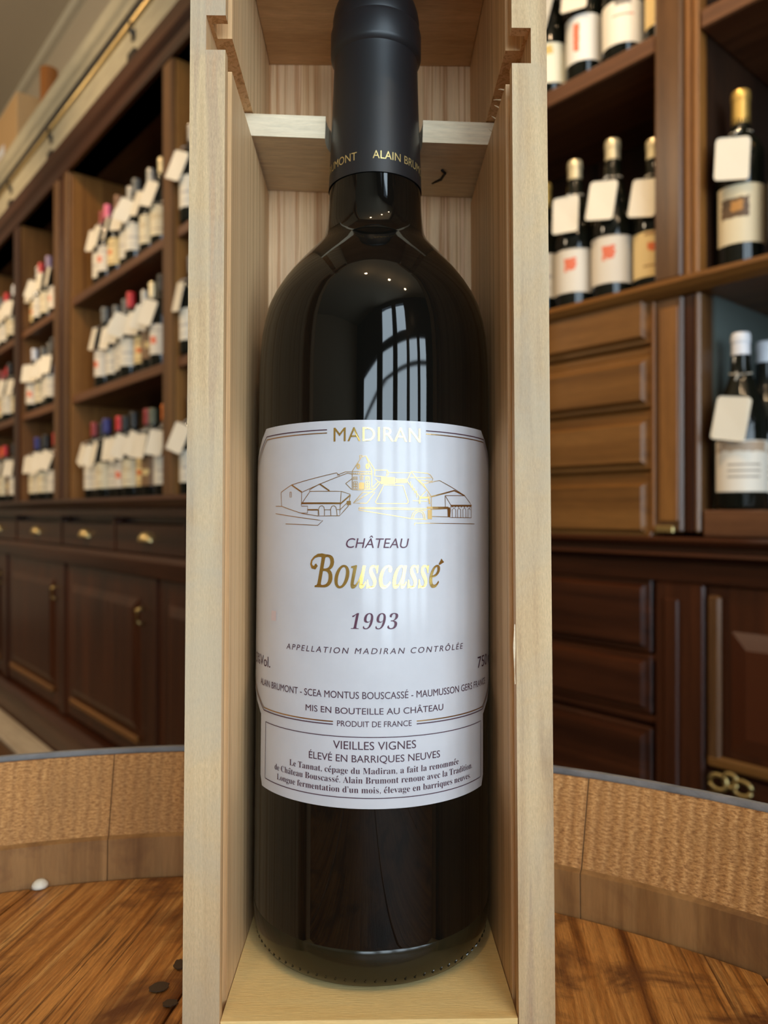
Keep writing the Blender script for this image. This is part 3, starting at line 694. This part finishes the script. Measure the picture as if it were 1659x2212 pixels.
# dark burn marks and a wax drop lie on the head
M_burn = plain('burn_mark', (.05,.028,.012), .7)
def blot(x, y, rx, ry, rz, name, mat, par, h=.0003):
    vs = [(rx*math.cos(a)*random.uniform(.75,1.1), ry*math.sin(a)*random.uniform(.75,1.1)) for a in [i*PI/8 for i in range(16)]]
    o = MB().extr_z(vs, 0, h).build(name, mat, par); o.location = (x, y, 0.0001); o.rotation_euler = (0,0,rz); return o
for px, py, rx, ry in ((344,2134,.0034,.0026),(368,2168,.0023,.0019),(388,2085,.0022,.0030)):
    x, y = headpt(px, py); blot(x, y, rx, ry, .35, 'knot_mark', M_burn, br)
x, y = headpt(97, 1905)
wx = MB().lathe([(.0032,0),(.003,.0012),(.0018,.0024),(.0004,.0028)], 12).build('wax_drop', plain('white_wax',(.75,.72,.62),.4), None, smooth=True)
bm_ = Matrix.Translation(Vector((cx, cy, CAMZ-.146+TILT*(cy-.25)))) @ Matrix.Rotation(TILT, 4, 'X')
wx.location = bm_ @ Vector((x, y-.004, .0002)); wx['label'] = 'tiny white wax drop on the barrel head against the rim'; wx['category'] = 'wax'

# ------------------------------------------------------------------ pine box
YAW = .0157
RB = (Matrix.Rotation(YAW, 4, 'Z') @ Matrix.Rotation(TILT, 4, 'X') @ Matrix.Rotation(-.0007, 4, 'Y'))
BL = Vector((-.0038, .1950, CAMZ-.1342))
BM = Matrix.Translation(BL) @ RB
bx = empty('wine_box', 'open upright pine wine box holding the dark bottle on the barrel', 'box', BL, RB.to_euler())
WO, WI, DI, TB = .0492, .0395, .0857, .0097
ZB, ZT, ZTOP = -.0097, .3132, .3235
def side(sg, z0, z1):
    def P(l): return [(sg*x, y) for x, y in l]
    full = P([(-WO,0),(-WI,0),(-WI,.0034),(-WI-.0042,.0034),(-WI-.0042,.0096),(-WI,.0096),(-WI,DI+TB),(-WO,DI+TB)])
    cut = P([(-WO,0),(-WI-.0053,0),(-WI-.0053,.0096),(-WI-.0053,DI),(-WI,DI),(-WI,DI+TB),(-WO,DI+TB)])
    m = MB().extr_z(full, ZB, z0).extr_z(cut, z0, z1).extr_z(full, z1, ZTOP)
    o = m.build('side_board', M_side, bx)
    o.data.materials.append(M_edge)
    for p in o.data.polygons:
        if p.normal.y < -.9 and p.center.y < .001: p.material_index = 1
    return o
sl = side(1, .2615, .2712); sr = side(-1, .2585, .2685)
MB().box(-WI, WI, DI, DI+TB, ZB, ZTOP).build('back_board', M_back, bx)
MB().box(-WI+.0002, WI-.0002, .0004, DI-.0002, ZB, 0).build('bottom_board', M_floorb, bx)
MB().box(-WI+.0002, WI-.0002, .0034, DI-.0002, ZT, ZTOP).build('top_board', M_end, bx)
hx, hr = .0015, .0165
pl = [(-WI-.0046,.0461),(hx-hr,.0461),(hx-hr,.0490)]
pl += [(hx-hr*math.cos(a), .0490+hr*math.sin(a)) for a in [PI*k/16 for k in range(1,16)]]
pl += [(hx+hr,.0490),(hx+hr,.0461),(WI+.0046,.0461),(WI+.0046,.0853),(-WI-.0046,.0853)]
ho = MB().extr_z(pl, -.0038, .0038).build('neck_holder', M_holder, bx)
ho.location = (0,0,.2655); ho.rotation_euler = (0,.032,0)
# frayed splinters along the right-hand slot and a bent wire under the holder
sp = MB()
for y, dx, dz in ((.012,-.0016,.0006),(.017,-.0022,.0004),(.021,-.0013,.0012),(.027,-.0012,.0013),(.034,-.0010,.0012)):
    sp.tube([(WI,y,.2583),(WI+dx*.6,y+.0005,.2585+dz*.5),(WI+dx,y+.001,.2585+dz)], [.00022,.00016,.00005], 4)
sp.tube([(WI-.0003,.0002,.104),(WI-.0006,-.0004,.098),(WI-.0004,0,.088)], [.00015,.0004,.0002], 5)
sp.build('splinter', M_holder, sr)
MB().tube([(.0235,.075,.2612),(.0265,.071,.2606),(.0275,.066,.2604),(.0262,.0635,.2602)], .0005, 6).build('wire_scrap', M_iron, bx, smooth=True)

# ------------------------------------------------------------------ the bottle
BTM = BM @ Matrix.Translation(Vector((.0003, .0474, .0002))) @ Matrix.Rotation(.0063, 4, 'Y')
bt = empty('wine_bottle', 'large dark red-wine bottle with white chateau label standing in the pine box', 'bottle', BTM.to_translation(), BTM.to_euler())
RBOT = .0380
prof = [(.0300,.0002),(.0335,.0004),(.0357,.0018),(.0372,.0045),(.0379,.0085),(.0380,.014),(.0381,.10),(.0381,.172),(.03805,.180),(.0378,.1865),(.03735,.1925),(.0365,.1975),(.0352,.2025),(.0334,.2065),(.0310,.2105),(.0285,.2140),(.0258,.2172),(.0230,.2203),(.0203,.2232),(.0183,.2255),(.0170,.2280),(.0163,.2310),(.0158,.2360),(.0154,.2440),(.0151,.2515),(.0150,.2600)]
gb = autosmooth(MB().lathe(prof, 128).build('glass_body', M_glass, bt), .9)
ft = autosmooth(MB().lathe([(.0300,.0001),(.0336,.00035),(.0358,.0018),(.0373,.0045),(.0380,.0085),(.03815,.0125),(.0379,.0128)], 128, cap=False).build('glass_foot', M_base, bt), .9)
pip = MB()
for k in range(40):
    a = -1.5+3.0*k/39; r, z = .0369, .0036
    pip.tube([(r*math.sin(a-.006),-r*math.cos(a-.006),z),(1.003*r*math.sin(a),-1.003*r*math.cos(a),z+.0006),(r*math.sin(a+.006),-r*math.cos(a+.006),z+.0014)], .00035, 5)
pip.build('embossed_dots', M_glass, ft)
capf = [(.01575,.2436),(.01565,.2450),(.0153,.2540),(.0151,.2600),(.01475,.2680),(.0144,.2780),(.01415,.2868),(.0142,.2880),(.0151,.2890),(.01535,.2900),(.01535,.2972),(.0151,.2982),(.0146,.2987),(.0147,.2993),(.0147,.3020),(.0143,.3045),(.0136,.3068),(.0122,.3086),(.0100,.3094),(.0,.3096)]
cp = autosmooth(MB().lathe(capf, 96, cap=False).build('capsule', M_caps, bt), .5)

INV = BTM.inverted()
def lab(px, py, r=RBOT+.0002):
    """where a sight line meets the bottle's surface: arc length s and height z"""
    o = INV @ Vector((0,0,CAMZ)); d = (INV.to_3x3() @ Vector(((px-CX)/F, 1, (CY-py)/F)))
    A = d.x**2+d.y**2; B = 2*(o.x*d.x+o.y*d.y); C = o.x**2+o.y**2-r*r
    D = max(B*B-4*A*C, 0); t = (-B-math.sqrt(D))/(2*A); p = o+d*t
    return r*math.atan2(p.x, -p.y), p.z
def cyl(s, z, off=.00012, r=RBOT+.0002):
    a = s/r; R2 = r+off; return (R2*math.sin(a), -R2*math.cos(a), z)
# label outline: half-width as a function of height
z_top, z_bot = lab(806,907)[1], lab(803,1748)[1]
T1, T2, T3 = 60.5, 86, 63.5
za, zb_, zc_ = z_top-.0125, lab(803,1482)[1]-.004, lab(803,1549)[1]-.004
def half(z):
    if z > za: t = (z-za)/(z_top-za); return T2+(T1-T2)*t
    if z > zb_: return T2
    if z > zc_: t = (zb_-z)/(zb_-zc_); return T2+(T3-T2)*t
    if z < z_bot+.003: return T3-2.2*(z_bot+.003-z)/.003
    return T3
zz = sorted(set([z_bot,z_bot+.001,z_bot+.003,zc_,zb_,za,z_top]+[z_bot+(z_top-z_bot)*k/40 for k in range(41)]))
vs = []; fs = []; nA = 72
for z in zz:
    h = math.radians(half(z))*(RBOT+.0002)
    for k in range(nA+1): vs.append(cyl(-h+2*h*k/nA, z, 0))
for j in range(len(zz)-1):
    for k in range(nA):
        i = j*(nA+1)+k; fs.append((i, i+1, i+nA+2, i+nA+1))
n0 = len(vs); m1 = nA+1
vs += [(x*.9965, y*.9965, z) for x, y, z in vs]
fs2 = [tuple(i+n0 for i in reversed(f)) for f in fs]
J = len(zz)-1
rimf = [(k, k+1, n0+k+1, n0+k) for k in range(nA)]+[(J*m1+k, J*m1+k+1, n0+J*m1+k+1, n0+J*m1+k) for k in range(nA)]
rimf += [(j*m1, (j+1)*m1, n0+(j+1)*m1, n0+j*m1) for j in range(J)]+[(j*m1+nA, (j+1)*m1+nA, n0+(j+1)*m1+nA, n0+j*m1+nA) for j in range(J)]
lb = autosmooth(mesh('label', vs, fs+fs2+rimf, M_label, bt), .9)

# ---- lettering and line art lie on the label's curve
def glyphs(s, up, lo, dig=0):
    o = ''
    for ch in s:
        if 'A' <= ch <= 'Z': o += chr(up+ord(ch)-65)
        elif 'a' <= ch <= 'z': o += chr(lo+ord(ch)-97)
        elif ch.isdigit() and dig: o += chr(dig+ord(ch)-48)
        else: o += ch
    return o
def text_mesh(body, shear=0, space=1.0, offset=0):
    c = bpy.data.curves.new('type', 'FONT'); c.body = body; c.size = 1; c.shear = shear; c.space_character = space
    c.resolution_u = 4; c.offset = offset
    o = bpy.data.objects.new('type', c); COL.objects.link(o)
    dg = bpy.context.evaluated_depsgraph_get(); dg.update()
    me = bpy.data.meshes.new_from_object(o.evaluated_get(dg))
    vs = [v.co.copy() for v in me.vertices]; fs = [tuple(p.vertices) for p in me.polygons]
    bpy.data.objects.remove(o); bpy.data.curves.remove(c); bpy.data.meshes.remove(me)
    return vs, fs
CAPH = {}
def caph(key, ch):
    if key not in CAPH: CAPH[key] = max(v.y for v in text_mesh(ch)[0])
    return CAPH[key]
def accents_of(body):
    return body
def letter(body, x0, x1, yb, yt, mat, shear=0, space=1.0, serif=None, ym=None, parent=None, r=RBOT+.0002, xc=None, offset=0, yends=None, acc=()):
    """x0,x1: ends of the line; yb,yt: base line and capital height at its middle"""
    xm = xc if xc else (x0+x1)/2
    zb, zt = lab(xm, yb, r)[1], lab(xm, yt, r)[1]
    s0 = lab(x0, (yends or yb), r)[0]; s1 = lab(x1, (yends or yb), r)[0]
    if serif == 'bold': body2 = glyphs(body, 0x1D400, 0x1D41A, 0x1D7CE); H = caph('b', chr(0x1D407))
    elif serif == 'bi': body2 = glyphs(body, 0x1D468, 0x1D482); H = caph('bi', chr(0x1D46F))
    elif serif == 'it': body2 = glyphs(body, 0x1D434, 0x1D44E); H = caph('it', chr(0x1D43B))
    else: body2 = body; H = caph('s', 'H')
    vs, fs = text_mesh(body2, shear, space, offset)
    a, b = min(v.x for v in vs), max(v.x for v in vs)
    sx = (s1-s0)/(b-a); sy = (zt-zb)/H
    out = [cyl(s0+(v.x-a)*sx, zb+v.y*sy, .00013, r) for v in vs]
    me = bpy.data.meshes.new('lettering'); me.from_pydata(out, [], fs); me.materials.append(mat)
    return link(bpy.data.objects.new('lettering', me), parent or lb)
def stroke(mb, pts, wd, r=RBOT+.0002, taper=None, close=False, off=.00012):
    P = [Vector(p) for p in pts]
    if close: P.append(P[0])
    Q = [P[0]]; Wd = [taper[0] if taper else wd]
    for i in range(len(P)-1):
        n = max(1, int((P[i+1]-P[i]).length/.0015)+0)
        for k in range(1, n+1):
            Q.append(P[i].lerp(P[i+1], k/n))
            Wd.append((taper[i]+(taper[i+1]-taper[i])*k/n) if taper else wd)
    vs = []; fs = []
    for i, q in enumerate(Q):
        t = Q[min(i+1,len(Q)-1)]-Q[max(i-1,0)]
        if t.length < 1e-9: t = Vector((1,0))
        t.normalize(); nrm = Vector((-t.y, t.x))*Wd[i]/2
        for e in (1,-1):
            c = q+nrm*e; vs.append(cyl(c.x, c.y, off, r))
    for i in range(len(Q)-1): fs.append((2*i, 2*i+1, 2*i+3, 2*i+2))
    mb.add(vs, fs)
def art(name, mat, parent): return name, mat, parent

letter('MADIRAN', 721, 908, 952.8, 923, M_gold, space=1.05, yends=954)
letter('CHÂTEAU', 747.7, 883.4, 1183.7, 1163, M_ink, shear=.2)
letter('1993', 757.9, 860, 1359.4, 1326, M_ink, shear=.22, space=1.12, serif='bold', offset=-.011)
letter('APPELLATION MADIRAN CONTRÔLÉE', 619, 999.5, 1412.8, 1400.2, M_inkd, shear=.2, space=1.35)
letter('ALAIN BRUMONT - SCEA MONTUS BOUSCASSÉ - MAUMUSSON GERS FRANCE', 564, 1047, 1510, 1495, M_inkd, yends=1478)
letter('MIS EN BOUTEILLE AU CHÂTEAU', 660.8, 957, 1543.5, 1530, M_inkd, yends=1532)
letter('PRODUIT DE FRANCE', 728.5, 889, 1570.6, 1558.4, M_inkd, yends=1568)
letter('VIEILLES VIGNES', 719.9, 898.5, 1619.9, 1602.5, M_inkd, yends=1616)
letter('ÉLEVÉ EN BARRIQUES NEUVES', 667.8, 950, 1647.3, 1632, M_inkd, yends=1638)
letter('13,5%Vol.', 549.5, 584, 1464, 1440, M_inkd, xc=803, yends=1440)
letter('750 ml', 1031, 1056, 1466, 1440, M_inkd, xc=803, yends=1438)
SER = [('Le Tannat, cépage du Madiran, a fait la renommée', 626, 990, 1672.3, 1658.8, 1652),
       ('de Château Bouscassé. Alain Brumont renoue avec la Tradition.', 594, 1019, 1692.7, 1679, 1662),
       ('Longue fermentation d’un mois, élevage en barriques neuves.', 599, 1015.5, 1713.5, 1700, 1683)]
ACC = {'é':('e',1),'â':('a',0),'É':('E',1)}
def plain_of(s): return ''.join(ACC[c][0] if c in ACC else c for c in s)
for body, x0, x1, yb, yt, ye in SER:
    o = letter(plain_of(body), x0, x1, yb, yt, M_inkd, serif='bold', offset=-.007, yends=ye)
    # accents as small strokes above the vowels, placed by the width of the text before them
    s0 = lab(x0, ye)[0]; s1 = lab(x1, ye)[0]; zb = lab((x0+x1)/2, yb)[1]; zt = lab((x0+x1)/2, yt)[1]
    G_ = lambda q: glyphs(q, 0x1D400, 0x1D41A)
    tot = text_mesh(G_(plain_of(body)))[0]; a_, b_ = min(v.x for v in tot), max(v.x for v in tot)
    mb = MB()
    for i, ch in enumerate(body):
        if ch in 'éâ':
            tv = text_mesh(G_(plain_of(body[:i+1])))[0]; xe = max(v.x for v in tv)-.21
            sx = s0+(xe-a_)*(s1-s0)/(b_-a_); hh = zt-zb; z1 = zb+hh*.80
            if ch == 'é': stroke(mb, [(sx-.0001,z1),(sx+.00035,z1+hh*.24)], .00022)
            else: stroke(mb, [(sx-.0003,z1),(sx+.0001,z1+hh*.22),(sx+.0005,z1)], .00018)
    if mb.v: mb.build('accent', M_inkd, lb)
# the name in gold script
letter('Bouscasse', 680, 950, 1269.6, 1199.5, M_gold, serif='it', offset=.011, yends=1262)
def Z5(x, y): return lab(540+x*.31947, 1130+y*.31947)
mb = MB()
stroke(mb, [Z5(*p) for p in ((520,222),(490,216),(462,218),(438,230),(420,252),(415,278),(424,298),(440,300),(450,288),(444,276))], .001, taper=[.0008,.0010,.0009,.0006,.0005,.0006,.0009,.0012,.0010,.0006], off=.00016)
stroke(mb, [Z5(*p) for p in ((1277,280),(1302,252))], .001, taper=[.0004,.0014], off=.00016)
mb.build('swash', M_gold, lb)
# borders
def zc(y): return lab(804, y)[1]
def sa(px, py): return lab(px, py)[0]
def bline(pts, wd, mat):
    q = MB(); stroke(q, pts, wd); o = q.build('border_line', mat, lb)
    if mat is M_goldd: o['label'] = 'gold foil border line'
for sg in (-1, 1):
    xe_in = (706.8, 920)[sg > 0]; xo = (576.7, 1044)[sg > 0]
    zp, zg = zc(926.5), zc(933.5)
    so = sa(xo, 943); si = sa(xe_in, 932); sL = sg*math.radians(83)*RBOT
    bline([(si,zp),(so,zp),(sL,zp-.0112)], .00030, M_inkd); bline([(si,zg),(so-sg*.0003,zg),(sL-sg*.001,zg-.0115)], .00028, M_goldd)
    xe_in = (719.6, 900)[sg > 0]; xo = (570.4, 1041.6)[sg > 0]
    zg, zp = zc(1561.5), zc(1567.5)
    so = sa(xo, 1528); si = sa(xe_in, 1558)
    bline([(si,zg),(so,zg),(sL,zg+.0085)], .00032, M_goldd); bline([(si,zp),(so,zp),(sL,zp+.0085)], .00030, M_inkd)
l0, l1 = sa(574,1600), sa(1037.8,1600); t0, b0 = zc(1593), zc(1724.6)
bline([(l0,t0),(l1,t0),(l1,b0),(l0,b0),(l0,t0)], .00024, M_inkd)
# château drawing in gold foil
def Z4(x, y): return lab(540+x*.31947, 900+y*.31947)
DRAW = [
 [(212,512),(283,462),(587,380),(606,398)], [(212,512),(216,606)], [(176,606),(216,606),(355,655),(462,672)],
 [(283,462),(352,512),(660,382),(690,388)], [(352,512),(349,600)], [(590,396),(645,374),(688,374)],
 [(272,510),(282,510),(282,545),(272,545),(272,510)], [(472,455),(405,495),(405,505)], [(472,455),(540,502)],
 [(350,590),(408,505),(618,505),(612,588),(350,588)], [(618,505),(680,525),(612,588)], [(612,588),(608,670),(665,605),(680,530)],
 [(349,605),(392,605),(390,652),(349,652)], [(392,630),(462,630),(462,672),(608,670)], [(468,668),(465,625),(475,606),(490,602),(502,612),(505,640),(505,668)],
 [(548,668),(546,625),(556,606),(570,602),(582,612),(588,640),(590,668)], [(505,630),(546,630)], [(590,628),(612,628),(668,572)],
 [(648,452),(690,420)],[(648,452),(688,492)],[(176,656),(494,703),(460,735),(243,725)],
 [(690,372),(745,288),(742,262),(758,262),(762,270),(785,266),(845,362)], [(785,266),(825,372)], [(745,285),(762,268)],
 [(690,372),(826,372)],[(690,388),(822,390)],[(692,374),(692,492)],[(824,372),(824,480)],[(692,494),(770,496),(845,488)],
 [(700,380),(704,390)],[(712,380),(716,390)],[(726,380),(730,390)],[(740,380),(744,390)],[(756,380),(760,390)],[(770,380),(774,390)],[(786,380),(790,390)],[(800,380),(804,390)],[(814,380),(818,390)],
 [(700,408),(726,408),(726,426),(700,426),(700,408)],[(700,417),(726,417)],[(782,408),(808,408),(808,428),(782,428),(782,408)],[(782,417),(808,417)],
 [(700,440),(726,440),(726,488),(700,488),(700,440)],[(713,440),(713,488)],[(700,456),(726,456)],[(700,472),(726,472)],
 [(782,440),(808,440),(808,486),(782,486),(782,440)],[(795,440),(795,486)],[(782,456),(808,456)],[(782,472),(808,472)],
 [(742,408),(754,398),(768,408)],[(748,404),(748,430)],[(760,404),(760,430)],[(745,446),(764,446),(764,490),(745,490),(745,446)],
 [(845,362),(928,362),(936,378),(1090,380)],[(928,362),(922,408),(850,402)],[(845,362),(842,400)],[(936,378),(932,400)],
 [(1090,372),(1200,384),(1218,394),(1236,420),(1230,438),(1140,428)],[(1090,372),(1060,432)],[(1090,372),(1125,420),(1196,495),(1150,545)],
 [(1060,432),(1080,460),(1150,545),(1146,588)],[(1080,412),(1225,414)],[(1140,428),(1170,455),(1280,432),(1450,535)],
 [(1170,455),(1196,495)],[(1380,500),(1222,542)],[(1280,432),(1392,496)],[(1196,495),(1225,540),(1225,695)],[(1150,545),(1222,542)],[(1200,520),(1212,590)],[(1100,568),(1200,572)],
 [(1085,440),(1088,480)],[(1098,460),(1100,500)],[(1112,480),(1114,520)],[(1126,500),(1128,548)],
 [(878,448),(845,492),(700,585),(790,586),(845,512),(762,512),(700,585)],
 [(905,462),(848,578),(858,588),(1060,588),(1070,576),(1035,466),(905,462)],[(845,420),(880,448),(1060,446)],[(830,478),(862,444),(905,436)],
 [(738,615),(1196,622),(1340,614),(1342,680)],[(738,615),(736,632),(1090,690),(1196,695)],[(742,622),(1190,632)],
 [(1090,690),(1100,655),(1120,636),(1146,630),(1170,642),(1182,668),(1184,694)],[(1102,690),(1112,660),(1130,644),(1148,642),(1164,652),(1172,672),(1174,692)],
 [(1225,675),(1342,678)],[(1220,628),(1340,622)],
 [(1318,534),(1450,535),(1496,600),(1358,600),(1318,534)],[(1318,534),(1320,612)],[(1358,600),(1350,682),(1494,684),(1494,600)],
 [(1366,680),(1366,630),(1378,616),(1390,630),(1390,680)],[(1402,682),(1402,630),(1410,618),(1424,630),(1424,682)],[(1438,682),(1438,628),(1448,616),(1458,630),(1458,682)],[(1472,682),(1472,628),(1480,618),(1488,630)],
 [(1358,604),(1368,612),(1378,604),(1388,612),(1398,604),(1408,612),(1418,604),(1428,612),(1438,604),(1448,612),(1458,604),(1468,612),(1478,604),(1490,612)],
 [(1112,735),(1114,720),(1516,725)],
]
mb = MB()
for pl_ in DRAW: stroke(mb, [Z4(*p) for p in pl_], .00019)
for x, y in ((733,336),(794,336)):
    stroke(mb, [Z4(x+8*math.cos(a), y+15*math.sin(a)) for a in [k*PI/5 for k in range(11)]], .0004)
for pl_, w0 in (([(283,462),(352,510)],.0004),([(472,455),(536,500)],.0004),([(350,586),(612,586)],.0005),([(612,590),(680,530)],.0004),([(392,630),(460,630)],.0004),([(1222,542),(1380,500)],.0004),([(1380,500),(1450,535)],.0004),([(1358,602),(1496,602)],.0005),([(1196,616),(1340,616)],.0006),([(755,448),(755,490)],.0016),([(885,432),(980,434)],.0020),([(985,434),(1060,434)],.0012),([(1146,588),(1148,550),(1210,548),(1214,590)],.0005),([(668,570),(670,598)],.0012),([(1342,614),(1345,680)],.0010),([(1215,630),(1215,692)],.0014)):
    stroke(mb, [Z4(*p) for p in pl_], w0)
o = mb.build('chateau_drawing', M_goldd, lb); o['label'] = 'gold foil line drawing of a walled chateau'
# worn plum smudge at the left of the label
sm = lab(592,1330)
stroke(mb := MB(), [(sm[0]-.0013, sm[1]), (sm[0]+.0013, sm[1])], .0030); mb.build('smudge', plain('smudge_ink',(.62,.50,.50),.5), lb)
# capsule lettering
rc_ = .01535
zb1, zt1 = lab(812,342.5,rc_)[1], lab(812,325.5,rc_)[1]
vs, fs = text_mesh('ALAIN BRUMONT'); a_, b_ = min(v.x for v in vs), max(v.x for v in vs)
av = text_mesh('ALAIN')[0]; aw = max(v.x for v in av)-min(v.x for v in av)
sA, sB = lab(805,345,rc_)[0], lab(865,350,rc_)[0]; sx = (sB-sA)/aw; sy = (zt1-zb1)/caph('s','H')
for start in (sA, lab(771,345,rc_)[0]-(b_-a_)*sx):
    me = bpy.data.meshes.new('lettering')
    me.from_pydata([cyl(start+(v.x-a_)*sx, zb1+v.y*sy, .00012, .01553) for v in vs], [], fs); me.materials.append(M_goldcap)
    link(bpy.data.objects.new('lettering', me), cp)
